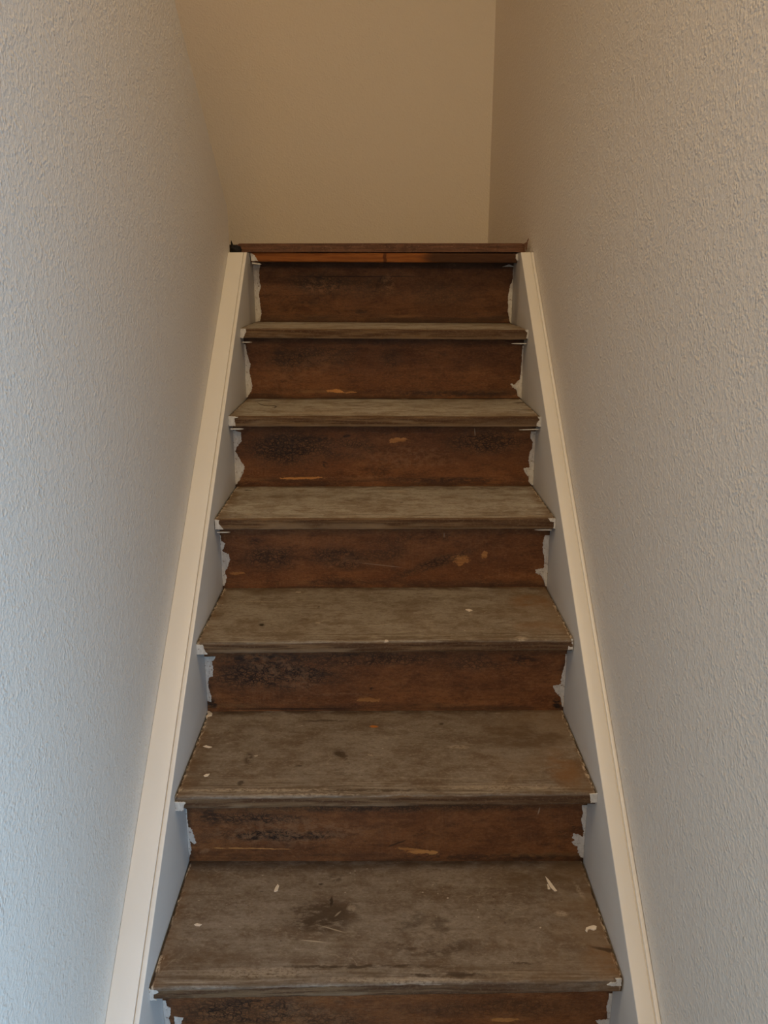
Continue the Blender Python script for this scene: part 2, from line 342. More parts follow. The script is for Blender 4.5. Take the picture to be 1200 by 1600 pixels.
# ------------------------------------------------------------------ the room
def wall_prism(name, pts, x0, x1, mat):
    """polygon in the y-z plane, extruded in x"""
    bm = bmesh.new()
    a = [bm.verts.new((x0, y, z)) for y, z in pts]; b = [bm.verts.new((x1, y, z)) for y, z in pts]
    bm.faces.new(a); bm.faces.new(b)
    for i in range(len(pts)):
        j = (i + 1) % len(pts); bm.faces.new((a[i], a[j], b[j], b[i]))
    return obj(name, bm, mat)
ZL = 1.6363                                  # landing level
CEIL = 4.25
o = wall_prism('wall_left', [(-2.0, 0), (2.538, 0), (2.538, 1.639), (2.5346, 1.7327), (2.008, 2.1172), (-0.911, CEIL), (-2.0, CEIL)], XL, XL - .10, M_wall)
tag(o, 'white textured wall left of the stairs with a sloping top edge', 'wall', kind='structure')
bm = bmesh.new()
box(bm, XR, XR + .12, 0.45, YB + .1, 0, CEIL)
o = obj('wall_right', bm, M_wall); tag(o, 'white textured wall on the right side of the stairs', 'wall', kind='structure')
bm = bmesh.new(); box(bm, -1.75, XR, YB, YB + .1, 0, CEIL)
o = obj('wall_back', bm, M_far); tag(o, 'textured wall at the far side of the landing above the stairs', 'wall', kind='structure')
bm = bmesh.new(); box(bm, -1.85, -1.75, -2.0, YB + .1, 0, CEIL)
o = obj('wall_far_left', bm, M_far); tag(o, 'outer wall of the upper flight beyond the left wall', 'wall', kind='structure')
bm = bmesh.new(); box(bm, -1.85, 2.3, -2.1, -2.0, 0, CEIL)
o = obj('wall_front', bm, M_wall); tag(o, 'wall of the lower hall behind the viewer', 'wall', kind='structure')
bm = bmesh.new(); box(bm, 2.2, 2.3, -2.0, 0.45, 0, CEIL); box(bm, XR + .12, 2.2, 0.45, 0.55, 0, CEIL)
o = obj('wall_hall', bm, M_wall); tag(o, 'side wall of the lower hall', 'wall', kind='structure')
bm = bmesh.new(); box(bm, -1.85, 2.3, -2.1, YB + .1, CEIL, CEIL + .1)
o = obj('ceiling', bm, M_ceil); tag(o, 'white ceiling high above the stairwell', 'ceiling', kind='structure')
bm = bmesh.new(); box(bm, -1.85, 2.3, -2.1, YB + .1, -.1, 0)
o = obj('floor', bm, M_floor); tag(o, 'floor of the lower hall at the foot of the stairs', 'floor', kind='structure')

# ------------------------------------------------------------------ the staircase
stair = bpy.data.objects.new('staircase', None); COL.objects.link(stair); stair.location = (0, Y1, 0)
tag(stair, 'steep straight wooden staircase with worn bare treads between white painted stringers', 'staircase')
def at_stair(o):
    o.parent = stair; o.location = Vector(o.location) - Vector((0, Y1, 0)); return o

D = G + NOSE
BT = {
 1: [('dark', (-0.1249, 0.1557), (.065, .035), .1, .75), ('dark', (-0.1174, 0.1324), (.04, .018), 0, .6), ('pit', (-0.1055, 0.1911), (.0025, .013), 0, .85), ('pit', (-0.1292, 0.2353), (.005, .003), 0, .8),
     ('dark', (-0.1039, 0.2527), (.02, .012), 0, .6), ('scratch', (-0.1331, 0.0937), (.022, .0014), -.12, .9), ('scratch', (-0.0992, 0.1216), (.022, .0014), -.35, .7), ('scratch', (-0.0917, 0.1587), (.008, .0016), .9, .6),
     ('pale', (-0.0672, 0.1746), (.008, .008), 0, .5), ('dark', (0.0842, 0.0795), (.07, .020), 0, .65), ('dark', (0.0410, 0.1392), (.03, .02), .4, .5), ('dark', (0.0994, 0.1312), (.02, .02), .4, .5), ('brown', (0.3125, 0.2629), (.09, .05), 0, .8),
     ('dark', (-0.0506, 0.0385), (.13, .0035), 0, .85), ('dark', (0.0913, 0.0216), (.10, .004), 0, .85), ('dark', (0.2373, 0.0464), (.05, .003), 0, .8), ('pale', (-0.2249, 0.0260), (.10, .010), 0, .5), ('pale', (0.0149, 0.0115), (.12, .005), 0, .5),
     ('rust', (0.3769, 0.0498), (.03, .035), 0, .6), ('pit', (0.3836, 0.0749), (.022, .004), -.3, .7), ('brown', (-0.3066, 0.0535), (.06, .03), 0, .5), ('chip', (0.1166, 0.1998), (.0022, .002), 0, .8), ('chip', (0.2774, 0.1241), (.002, .0016), 0, .8),
     ('pale', (0.3256, 0.1580), (.012, .006), 0, .7), ('pale', (0.3721, 0.2187), (.005, .02), .2, .5), ('brown', (-0.1595, 0.2838), (.2, .006), 0, .7), ('pit', (-0.2412, 0.2153), (.0055, .0014), 0, .6)],
 2: [('dark', (-0.2800, 0.1152), (.009, .018), 0, .9), ('dark', (-0.0925, 0.1303), (.018, .010), -.8, .9), ('dark', (-0.0784, 0.1028), (.007, .014), 0, .9), ('dark', (-0.0922, 0.0676), (.009, .014), 0, .5), ('orange', (-0.0264, 0.2357), (.009, .004), -.1, .95),
     ('pit', (-0.2809, 0.0328), (.005, .006), 0, .7), ('pit', (-0.1762, 0.0878), (.006, .004), 0, .6), ('chip', (-0.2657, 0.1243), (.003, .003), 0, .6), ('pale', (-0.0309, 0.1253), (.006, .004), 0, .7), ('brown', (0.2949, 0.1956), (.10, .05), .1, .8),
     ('rust', (0.3513, 0.0782), (.03, .06), 0, .7), ('dark', (0.1216, 0.2454), (.006, .006), 0, .8), ('dark', (-0.0542, 0.0091), (.16, .004), 0, .7), ('pale', (-0.2492, 0.0102), (.16, .004), 0, .7), ('pale', (0.2274, 0.0156), (.12, .006), 0, .5),
     ('pale', (0.1483, 0.1548), (.02, .007), 0, .5), ('dark', (-0.1307, 0.2601), (.05, .004), 0, .6), ('brown', (-0.3659, 0.1044), (.03, .06), 0, .6), ('pale', (-0.1507, -0.0023), (.10, .002), 0, .6)],
 3: [('pit', (-0.2736, 0.0824), (.006, .007), .3, .95), ('pit', (-0.1565, 0.1827), (.002, .003), 0, .8), ('brown', (-0.1813, 0.1097), (.01, .01), 0, .8), ('dark', (-0.0178, 0.0673), (.032, .0016), .25, .7), ('scratch', (-0.0178, 0.0775), (.032, .0013), .25, .7),
     ('chip', (-0.2114, 0.2745), (.006, .003), 0, .8), ('pale', (-0.1499, 0.0920), (.006, .005), 0, .6), ('rust', (0.3448, 0.2108), (.05, .04), 0, .75), ('rust', (0.3399, 0.0653), (.05, .03), 0, .5), ('pale', (0.2885, 0.0099), (.014, .008), 0, .8),
     ('dark', (-0.2052, -0.0154), (.08, .005), 0, .7), ('brown', (-0.2836, 0.2791), (.06, .02), 0, .8), ('pale', (-0.3054, 0.2145), (.05, .004), 0, .5), ('chip', (0.0013, 0.0021), (.004, .004), 0, .9), ('chip', (0.0418, -0.0013), (.002, .002), 0, .9), ('brown', (0.0562, 0.1739), (.09, .02), 0, .5)],
 4: [('pit', (-0.3610, 0.2617), (.010, .004), -.1, .9), ('pale', (-0.3222, 0.0404), (.01, .01), 0, .6), ('brown', (-0.0667, 0.1709), (.05, .02), 0, .6), ('pale', (0.0321, 0.2462), (.03, .012), 0, .6), ('chip', (0.3419, 0.0749), (.004, .003), 0, .8), ('chip', (0.3271, 0.0153), (.006, .002), 0, .8),
     ('dark', (0.1685, 0.2719), (.22, .006), 0, .5), ('brown', (-0.2484, 0.2029), (.06, .02), 0, .5), ('pit', (0.0412, 0.1401), (.003, .003), 0, .7)],
 5: [('brown', (-0.0005, 0.1733), (.12, .02), 0, .4), ('dark', (0.3847, 0.2290), (.02, .012), 0, .7), ('pit', (0.3676, 0.1049), (.03, .006), -.5, .5), ('pale', (-0.1686, 0.0560), (.1, .02), 0, .5)],
 6: [('dark', (0.0908, 0.0519), (.05, .01), 0, .8), ('pit', (0.2035, -0.0044), (.006, .008), 0, .9), ('pit', (0.1218, 0.0236), (.004, .008), 0, .8), ('pale', (-0.2407, 0.1125), (.1, .02), 0, .6)],
 7: [], 0: [],
}
BR = {
 7: [('craze', (-0.1958, 0.1159), (.09, .028), 0, .9), ('craze', (-0.0577, 0.1006), (.08, .03), 0, .6), ('craze', (0.0016, 0.1235), (.02, .014), 0, .9), ('line', (-0.0772, 0.1348), (.19, .0015), 0, .9), ('line', (-0.1857, 0.1273), (.03, .003), -.25, .8), ('craze', (0.1801, 0.0815), (.10, .035), 0, .5), ('black', (-0.0781, 0.0295), (.03, .006), 0, .6), ('black', (-0.2368, 0.0566), (.05, .004), 0, .5), ('pale', (-0.1960, 0.1064), (.05, .02), 0, .6), ('pale', (0.0174, 0.1101), (.02, .03), 0, .6)],
 6: [('bare', (-0.1408, 0.0174), (.026, .0042), -.04, .95), ('bare', (-0.1019, 0.0136), (.016, .002), 0, .6), ('craze', (-0.2383, 0.1109), (.09, .03), .2, .8), ('craze', (-0.1281, 0.1199), (.05, .03), .1, .5), ('craze', (0.0186, 0.1071), (.03, .03), 0, .6), ('pale', (-0.3421, 0.0379), (.03, .01), 0, .5), ('black', (-0.2929, 0.1236), (.03, .025), 1.0, .5), ('pale', (-0.2207, 0.0836), (.10, .03), .3, .4), ('black', (0.1861, 0.0097), (.16, .008), 0, .6)],
 5: [('black', (-0.2008, 0.1253), (.062, .009), 0, .95), ('black', (-0.2643, 0.0978), (.035, .022), 0, .85), ('craze', (-0.2557, 0.1013), (.10, .045), 0, 1), ('craze', (-0.1030, 0.1011), (.08, .03), 0, .7), ('craze', (0.2703, 0.1179), (.10, .03), 0, .95), ('bare', (0.0345, 0.1216), (.020, .0055), .12, .9), ('scratch', (0.2389, 0.1437), (.0012, .010), .1, .9),
     ('bare', (-0.2241, 0.0191), (.050, .0028), .02, .85), ('pale', (0.0671, 0.0748), (.12, .03), 0, .6), ('black', (-0.1582, 0.0559), (.008, .008), 0, .9), ('black', (-0.1025, 0.1338), (.01, .005), 0, .9), ('pale', (-0.0697, 0.0224), (.10, .004), 0, .5), ('black', (0.1707, 0.0132), (.14, .007), 0, .6)],
 4: [('bare', (0.1823, 0.0736), (.018, .0125), .1, .85), ('bare', (0.2430, 0.0851), (.006, .009), 0, .8), ('bare', (-0.3622, 0.0398), (.014, .003), 0, .5), ('black', (-0.3192, 0.1224), (.017, .011), 0, .55), ('craze', (-0.2837, 0.0796), (.06, .03), 0, .8), ('craze', (-0.1119, 0.0792), (.07, .025), -.1, .8), ('scratch', (-0.0103, 0.0607), (.05, .001), -.12, .7), ('scratch', (0.1434, 0.1378), (.001, .006), 0, .9),
     ('craze', (0.1229, 0.0654), (.10, .012), .35, .8), ('pale', (-0.0651, 0.0692), (.10, .015), 0, .5), ('craze', (-0.0024, 0.0988), (.05, .03), 0, .5)],
 3: [('black', (-0.2579, 0.1307), (.10, .013), 0, .95), ('black', (-0.2938, 0.1153), (.075, .016), 0, .8), ('black', (-0.1882, 0.0993), (.075, .012), -.1, .9), ('craze', (-0.2452, 0.0917), (.14, .035), 0, 1), ('craze', (-0.0462, 0.1301), (.16, .016), 0, .8), ('pale', (-0.2307, 0.1026), (.09, .03), -.5, .7), ('black', (0.3074, 0.1276), (.035, .014), 0, .7), ('craze', (0.1944, 0.1217), (.05, .02), 0, .7),
     ('bare', (-0.0397, 0.0292), (.022, .0045), 0, .55), ('pale', (-0.1902, 0.0312), (.003, .012), 0, .7), ('pale', (-0.0897, 0.0437), (.07, .003), 0, .6), ('black', (-0.0309, 0.0578), (.005, .004), 0, .8), ('black', (0.3847, 0.0182), (.008, .014), .3, 1), ('black', (-0.3913, 0.0206), (.012, .012), 0, .9), ('line', (-0.2196, 0.0088), (.14, .0016), 0, .8)],
 2: [('craze', (-0.2239, 0.0643), (.13, .013), 0, 1), ('craze', (-0.2608, 0.1021), (.10, .014), 0, .9), ('black', (-0.2305, 0.0598), (.10, .006), 0, .7), ('black', (-0.3497, 0.1099), (.02, .018), 0, .7), ('craze', (-0.0051, 0.1278), (.3, .010), 0, .7), ('bare', (0.0727, 0.0233), (.032, .0045), -.06, .95), ('bare', (0.0467, 0.0296), (.028, .0028), -.1, .8), ('bare', (-0.2768, 0.0325), (.075, .0012), -.02, .9),
     ('pale', (-0.1979, 0.0717), (.16, .03), 0, .7), ('scratch', (0.3038, 0.1191), (.0014, .008), -.2, .9), ('black', (0.3725, 0.0844), (.004, .004), 0, .9), ('pale', (-0.3676, 0.0268), (.01, .006), .4, .9), ('pale', (0.1529, 0.0306), (.005, .004), 0, .8), ('line', (0.0207, 0.0434), (.02, .002), .4, .7), ('black', (0.2028, 0.0119), (.18, .006), 0, .6)],
 1: [('craze', (-0.2464, 0.0853), (.12, .03), 0, .9), ('black', (-0.3203, 0.0887), (.018, .008), 0, .8), ('black', (-0.2340, 0.1069), (.05, .006), 0, .6), ('bare', (0.2084, 0.0622), (.022, .0035), 0, .7), ('craze', (-0.0985, 0.0553), (.06, .03), 0, .6), ('pale', (-0.1208, 0.0846), (.10, .03), 0, .5), ('craze', (0.1993, 0.0899), (.16, .02), 0, .5)],
 0: [],
}
# brushed-on paint: inner outline of the strip at each end of a riser
PR = {
 7: ([(-0.3770, 0.1688), (-0.3818, 0.1481), (-0.3810, 0.1197), (-0.3776, 0.1064), (-0.3846, 0.0816), (-0.3819, 0.0528), (-0.3791, 0.0238), (-0.3842, -0.0015)], [(0.3970, 0.1575), (0.3982, 0.1291), (0.3894, 0.1044), (0.3849, 0.0718), (0.3867, 0.0274), (0.3942, -0.0057)]),
 6: ([(-0.3941, 0.1507), (-0.3915, 0.1291), (-0.3821, 0.0929), (-0.3867, 0.0746), (-0.3794, 0.0324), (-0.3838, 0.0157), (-0.3977, -0.0028)], [(0.3955, 0.1466), (0.3944, 0.0923), (0.3926, 0.0520), (0.3749, 0.0336), (0.3654, 0.0373), (0.3714, 0.0280), (0.3829, 0.0206), (0.3873, 0.0039), (0.3990, -0.0054)]),
 5: ([(-0.3924, 0.1478), (-0.3774, 0.1444), (-0.3768, 0.1221), (-0.3894, 0.1066), (-0.3951, 0.0945), (-0.3874, 0.0789), (-0.3797, 0.0632), (-0.3717, 0.0510), (-0.3760, 0.0334), (-0.3872, 0.0140), (-0.3964, 0.0017)], [(0.3860, 0.1452), (0.3850, 0.1315), (0.3923, 0.1212), (0.3917, 0.1004), (0.3854, 0.0900), (0.3830, 0.0691), (0.3875, 0.0464), (0.3705, 0.0447), (0.3744, 0.0341), (0.3853, 0.0217), (0.3860, 0.0076), (0.3968, -0.0013)]),
 4: ([(-0.3974, 0.1388), (-0.3967, 0.1242), (-0.3877, 0.1176), (-0.3915, 0.1061), (-0.3966, 0.0979), (-0.3799, 0.0897), (-0.3776, 0.0748), (-0.3850, 0.0532), (-0.3917, 0.0449), (-0.3879, 0.0281), (-0.3937, 0.0079)], [(0.3872, 0.1374), (0.3834, 0.1227), (0.3831, 0.0980), (0.3889, 0.0782), (0.3888, 0.0515), (0.3670, 0.0482), (0.3706, 0.0382), (0.3835, 0.0331), (0.3906, 0.0180), (0.3945, 0.0044)]),
 3: ([(-0.3731, 0.1373), (-0.3835, 0.1280), (-0.3802, 0.1124), (-0.3829, 0.0905), (-0.3917, 0.0858), (-0.3944, 0.0653), (-0.3888, 0.0398), (-0.3896, 0.0255), (-0.3980, 0.0287)], [(0.3944, 0.1413), (0.3968, 0.1258), (0.3904, 0.0898), (0.3889, 0.0677), (0.3720, 0.0630), (0.3801, 0.0470), (0.3908, 0.0358), (0.3952, 0.0117)]),
 2: ([(-0.3957, 0.1265), (-0.3971, 0.1057), (-0.3959, 0.0862), (-0.3887, 0.0786), (-0.3859, 0.0635), (-0.3818, 0.0467), (-0.3871, 0.0437), (-0.3931, 0.0514), (-0.3963, 0.0605), (-0.3929, 0.0346), (-0.3950, 0.0223), (-0.3994, 0.0146)], [(0.3873, 0.1322), (0.3924, 0.1143), (0.3883, 0.0994), (0.3952, 0.0722), (0.3950, 0.0570), (0.3854, 0.0647), (0.3750, 0.0662), (0.3730, 0.0571), (0.3787, 0.0495), (0.3724, 0.0465), (0.3796, 0.0357), (0.3848, 0.0357), (0.3885, 0.0188), (0.3930, 0.0095)]),
 1: ([(-0.3928, 0.1107), (-0.3915, 0.0978), (-0.3850, 0.0934), (-0.3872, 0.0789), (-0.3902, 0.0688), (-0.3876, 0.0571), (-0.3926, 0.0202)], [(0.3925, 0.1218), (0.3905, 0.0887), (0.3936, 0.0639), (0.3730, 0.0611), (0.3797, 0.0494), (0.3958, 0.0345)]),
 0: ([(-.39, .02), (-.385, .12)], [(.39, .02), (.385, .12)]),
}
# paint on the ends of the nosings
PN = {
 1: [[(-0.4022, 0.0007), (-0.3853, -0.0021), (-0.3847, -0.0075), (-0.3924, -0.0101), (-0.3931, -0.0196), (-0.3881, -0.0237), (-0.4020, -0.0236)], [(0.3825, 0.0110), (0.3893, 0.0069), (0.3942, 0.0122), (0.3962, -0.0120), (0.3790, -0.0119), (0.3712, -0.0092), (0.3772, -0.0038), (0.3869, -0.0039)]],
 2: [[(-0.4022, -0.0083), (-0.3816, -0.0084), (-0.3794, -0.0112), (-0.3833, -0.0155), (-0.3842, -0.0282), (-0.4036, -0.0281)], [(0.3845, -0.0002), (0.4014, 0.0011), (0.4017, -0.0201), (0.3883, -0.0200), (0.3863, -0.0087)]],
 3: [[(-0.4015, -0.0031), (-0.3854, -0.0046), (-0.3834, -0.0164), (-0.3773, -0.0269), (-0.4017, -0.0268)], [(0.3925, 0.0037), (0.3979, 0.0037), (0.3982, -0.0216), (0.3874, -0.0230), (0.3881, -0.0126), (0.3947, -0.0097)]],
 4: [[(-0.3981, -0.0053), (-0.3878, -0.0069), (-0.3897, -0.0147), (-0.3786, -0.0304), (-0.3981, -0.0303)], [(0.3814, -0.0036), (0.3994, -0.0036), (0.3994, -0.0302), (0.3948, -0.0287), (0.3954, -0.0130), (0.3863, -0.0114)]],
 5: [[(-0.3995, -0.0040), (-0.3735, -0.0073), (-0.3835, -0.0106), (-0.3812, -0.0304), (-0.3992, -0.0304)], [(0.3910, -0.0065), (0.4025, -0.0065), (0.4023, -0.0329), (0.3890, -0.0313), (0.3902, -0.0213), (0.3964, -0.0147)]],
 6: [[(-0.3984, -0.0018), (-0.3825, -0.0018), (-0.3830, -0.0122), (-0.3909, -0.0296), (-0.3997, -0.0279)], [(0.3886, -0.0057), (0.4028, -0.0057), (0.4023, -0.0318), (0.3950, -0.0283), (0.3979, -0.0144)]],
 7: [[(-0.3978, 0.0021), (-0.3866, -0.0034), (-0.3759, -0.0216), (-0.3969, -0.0216)], [(0.3936, -0.0034), (0.4050, -0.0016), (0.4058, -0.0180), (0.4002, -0.0217), (0.3941, -0.0144)]],
 0: [],
}
# thin paint ridges left under the nosing (old moulding scar): left, right spans
RD = {7: [((-0.3953, -0.0271), (-0.3667, -0.0308), .0055)], 6: [((-0.3950, -0.0401), (-0.3683, -0.0401), .0022), ((0.3547, -0.0440), (0.3976, -0.0441), .0030)], 5: [((-0.3964, -0.0387), (-0.3620, -0.0387), .0040), ((0.3452, -0.0412), (0.3960, -0.0396), .0022)],
      4: [((-0.3955, -0.0382), (-0.3641, -0.0383), .0022), ((0.3515, -0.0333), (0.3921, -0.0334), .0025)], 3: [], 2: [], 1: [], 0: []}

TREAD_TONE = {0: (1, 1, 1), 1: (.88, .90, 1.0), 2: (.92, .96, 1.08), 3: (1.08, 1.16, 1.28), 4: (1.50, 1.72, 2.05), 5: (1.55, 1.78, 2.10), 6: (1.55, 1.78, 2.10), 7: (1, 1, 1)}   # colour factor per tread, paler and greyer on the upper ones
def build_tread(k):
    dy, dz, skew, tilt = OFF[k]
    depth = D + .012 if k < 7 else .10
    prof = [(depth, 0)]
    ny = 14
    for i in range(1, ny): prof.append((depth * (1 - i / ny) + .004 * i / ny, 0))
    r = .0042
    for i in range(0, 5):
        a = math.pi / 2 * i / 4; prof.append((r - r * math.sin(a), -r + r * math.cos(a)))
    for i in range(1, 7): prof.append((0, -r - (TH - 2 * r) * i / 7))
    for i in range(0, 4):
        a = math.pi / 2 * i / 3; prof.append((.003 - .003 * math.cos(a), -TH + .003 - .003 * math.sin(a)))
    prof += [(.03, -TH), (depth, -TH)]
    NX = 150; bm = bmesh.new(); rows = []
    hw = HW - .0020
    for i in range(NX + 1):
        t = i / NX; row = []
        for (y, z) in prof:
            x = (-1 + 2 * t) * hw
            e = 1.0 if y < .02 else 0.0
            wear = .0007 * nz(x * 9, k * 5.1, z * 40) + .0006 * nz(x * 60, k * 3.3, z * 160)
            yy = y + e * wear * 2.0
            zz = z
            if z > -.006 and y < .08:
                w = max(0, 1 - y / .08)
                zz -= w * (.0010 + .0012 * nz(x * 7, k * 2.7, 0) + .0006 * nz(x * 45, k, y * 50))
            if z < -TH + .004 and y < .02: zz += .0008 * nz(x * 30, k * 7.7, 1)
            sx = 1.0
            if abs(x) > hw - .01:
                x += math.copysign(1, x) * (-.0009 + .0009 * nz(y * 60, k, x))
            fr = max(0, 1 - y / depth)
            yy += (dy + (x / (2 * HW)) * skew) * fr
            zz += dz + (x / (2 * HW)) * tilt
            row.append(bm.verts.new((x, yy, zz)))
        rows.append(row)
    n = len(prof)
    for i in range(NX):
        for j in range(n):
            bm.faces.new((rows[i][j], rows[i + 1][j], rows[i + 1][(j + 1) % n], rows[i][(j + 1) % n]))
    bm.faces.new(rows[0]); bm.faces.new(rows[-1])
    for f in bm.faces: f.material_index = 0
    y_at = lambda x: dy + (x / (2 * HW)) * skew
    for q, pts in enumerate(PN[k]):
        pp = densify([(max(-HW, min(HW, p[0])), p[1]) for p in pts], .0011, .0011, k * 3 + q)
        sheet(bm, pp, lambda u, v, h: (u, y_at(u) + .0006 - h, min(v, dz + .0006)), .0017, 1)
    for (a, b, hh) in RD[k]:
        nseg = 14; pu = []; pl = []
        for i in range(nseg + 1):
            x = a[0] + (b[0] - a[0]) * i / nseg; z = a[1] + (b[1] - a[1]) * i / nseg
            taper = min(1, (nseg - i + .6) / 4) if a[0] < 0 else min(1, (i + .6) / 4)
            pu.append((x, z + hh * .5 * taper + .0004 * nz(x * 300, k, 1))); pl.append((x, z - hh * .5 * taper))
        outl = pu + pl[::-1]
        sheet(bm, outl, lambda u, v, h: (u, y_at(u) + .007 - h, v), .005, 1)
    nm = 'landing_nosing' if k == 7 else 'tread'
    o = obj(nm, bm, [mat_tread('worn_tread_wood_%d' % k, k + 1, BT[k], fresh=(k == 7), tone=TREAD_TONE[k]), M_smear], None, (0, yn(k), zt(k)), smooth=40)
    at_stair(o)
    if k == 7: o['label'] = 'amber bare wood nosing at the top of the stairs'
    return o

def build_riser(k):
    """the riser under tread k; stands behind tread k-1"""
    bm = bmesh.new(); NX, NZ = 60, 16
    zlo = -.004; zhi = RISE - TH + max(-.004, OFF[k][1]) + .004
    g = []
    for i in range(NX + 1):
        row = []
        for j in range(NZ + 1):
            x = (-1 + 2 * i / NX) * (HW - .0006); z = zlo + (zhi - zlo) * j / NZ
            y = .0012 * nz(x * 3, k * 3.3, z * 5) + .0004 * nz(x * 20, k, z * 30)
            if z < .018: y -= .0022 * min(1, (.018 - z) / .004)      # slightly proud foot strip
            row.append(bm.verts.new((x, y, z)))
        g.append(row)
    for i in range(NX):
        for j in range(NZ): bm.faces.new((g[i][j], g[i + 1][j], g[i + 1][j + 1], g[i][j + 1]))
    bk = [[bm.verts.new((v.co.x, .018, v.co.z)) for v in (g[i][0], g[i][NZ])] for i in range(NX + 1)]
    for i in range(NX):
        bm.faces.new((bk[i][0], bk[i + 1][0], bk[i + 1][1], bk[i][1]))
        bm.faces.new((g[i][0], g[i + 1][0], bk[i + 1][0], bk[i][0])); bm.faces.new((g[i][NZ], g[i + 1][NZ], bk[i + 1][1], bk[i][1]))
    bm.faces.new([g[0][j] for j in range(NZ + 1)] + [bk[0][1], bk[0][0]]); bm.faces.new([g[NX][j] for j in range(NZ + 1)] + [bk[NX][1], bk[NX][0]])
    for q, pts in enumerate(PR[k]):
        sd = -1 if q == 0 else 1
        pts = [(max(-HW + .002, min(HW - .002, p[0])), p[1]) for p in pts]
        ins = [Vector((p.x + sd * .0012, p.y)) for p in densify(pts, .0012, .0019, k * 5 + q)]
        cut = [i for i in range(len(ins)) if (ins[i] - Vector(pts[-1])).length < .0026 and i > 6]
        ins = ins[:cut[0] + 1] if cut else ins
        outl = [(sd * (HW - .0003), pts[0][1])] + [(p.x, p.y) for p in ins] + [(sd * (HW - .0003), pts[-1][1])]
        sheet(bm, outl, lambda u, v, h: (u, .0002 - (.0024 if v < .018 else 0) - h, v), .0016, 1)
    if k == 2:                                    # the loose curl of paint low on the left is part of the strip
        pass
    if k == 1:
        p = densify([(-0.3818, 0.0745), (-0.3648, 0.0715), (-0.3690, 0.0613), (-0.3756, 0.0482), (-0.3814, 0.0482)], .0015, .0012, 9)
        sheet(bm, p, lambda u, v, h: (u, .0002 - h, v), .0016, 1)
    if k == 7:
        p = densify([(0.3633, 0.1631), (0.3846, 0.1706), (0.4066, 0.1631)], .0015, .0006, 5)
        sheet(bm, p, lambda u, v, h: (u, -.001 - h, v), .003, 1)
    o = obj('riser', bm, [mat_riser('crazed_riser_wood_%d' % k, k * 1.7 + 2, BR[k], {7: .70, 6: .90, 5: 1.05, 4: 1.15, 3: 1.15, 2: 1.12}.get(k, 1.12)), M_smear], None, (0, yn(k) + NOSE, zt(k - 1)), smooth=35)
    at_stair(o); return o

for k in range(0, 8): build_tread(k)
for k in range(0, 8): build_riser(k)

def stringer(side):
    """board against the wall; a bead runs along its top as a sub-part"""
    h = .0435 if side < 0 else .0519
    inner = HW; outer = (-XL if side < 0 else XR) - .0003
    if side < 0: body = (inner + .0102, outer); bead = (inner, inner + .0086)
    else: body = (inner, outer - .0096); bead = (outer - .0078, outer)
    slope = RISE / G
    ya, yb = .47, 2.66
    def zz(y): return zt(1) + (y - yn(1)) * slope + h
    def sweep(prof, mats, name, parent, down=.42):
        bm = bmesh.new(); N = 60; R_ = []
        for i in range(N + 1):
            y = ya + (yb - ya) * i / N
            R_.append([bm.verts.new((side * x, y, zz(y) + z)) for x, z in prof])
        n = len(prof)
        for i in range(N):
            for j in range(n): bm.faces.new((R_[i][j], R_[i + 1][j], R_[i + 1][(j + 1) % n], R_[i][(j + 1) % n]))
        bm.faces.new(R_[0]); bm.faces.new(R_[-1])
        for co, no in (((0, 0, ZL - .0275), (0, 0, 1)), ((0, 0, .0), (0, 0, -1))):
            geom = bm.verts[:] + bm.edges[:] + bm.faces[:]
            r = bmesh.ops.bisect_plane(bm, geom=geom, plane_co=co, plane_no=no, clear_outer=True)
            ed = [e for e in r['geom_cut'] if isinstance(e, bmesh.types.BMEdge)]
            bmesh.ops.contextual_create(bm, geom=ed)
        bm.verts.index_update(); bm.normal_update()
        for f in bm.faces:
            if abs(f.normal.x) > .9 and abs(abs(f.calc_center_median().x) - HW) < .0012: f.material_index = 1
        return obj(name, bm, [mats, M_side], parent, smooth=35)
    a, b = body; rr = .0018
    def rtop(a, b, z=0.0, r=rr, bot=-.44):
        return [(a, bot), (a, z - r), (a + r * .3, z - r * .3), (a + r, z), (b - r, z), (b - r * .3, z - r * .3), (b, z - r), (b, bot)]
    s_ = sweep(rtop(a, b, 0, .0012 if side < 0 else .0028), M_str, 'stringer', None)
    if side < 0:
        # filler behind the groove so the gap is a shallow line, part of the same board
        q = sweep(rtop(inner + .0005, inner + .0105, -.0065, .0004), M_str, 'stringer', None)
    else:
        q = sweep(rtop(outer - .0099, outer - .0005, -.0050, .0004), M_str, 'stringer', None)
    # join filler into the board
    bm = bmesh.new(); bm.from_mesh(s_.data); bm.from_mesh(q.data); bm.to_mesh(s_.data); bm.free()
    bpy.data.objects.remove(q)
    at_stair(s_)
    be = sweep(rtop(bead[0], bead[1], .0006, .0016 if side < 0 else .0026, -.44 if side < 0 else -.03), M_str, 'facing' if side < 0 else 'bead', None)
    be.parent = s_
    be.location = Vector((0, 0, 0))
    if side < 0: s_['label'] = 'white painted stringer against the left wall'
    else: s_['label'] = 'white painted stringer against the right wall'
    return s_
stringer(-1); stringer(1)

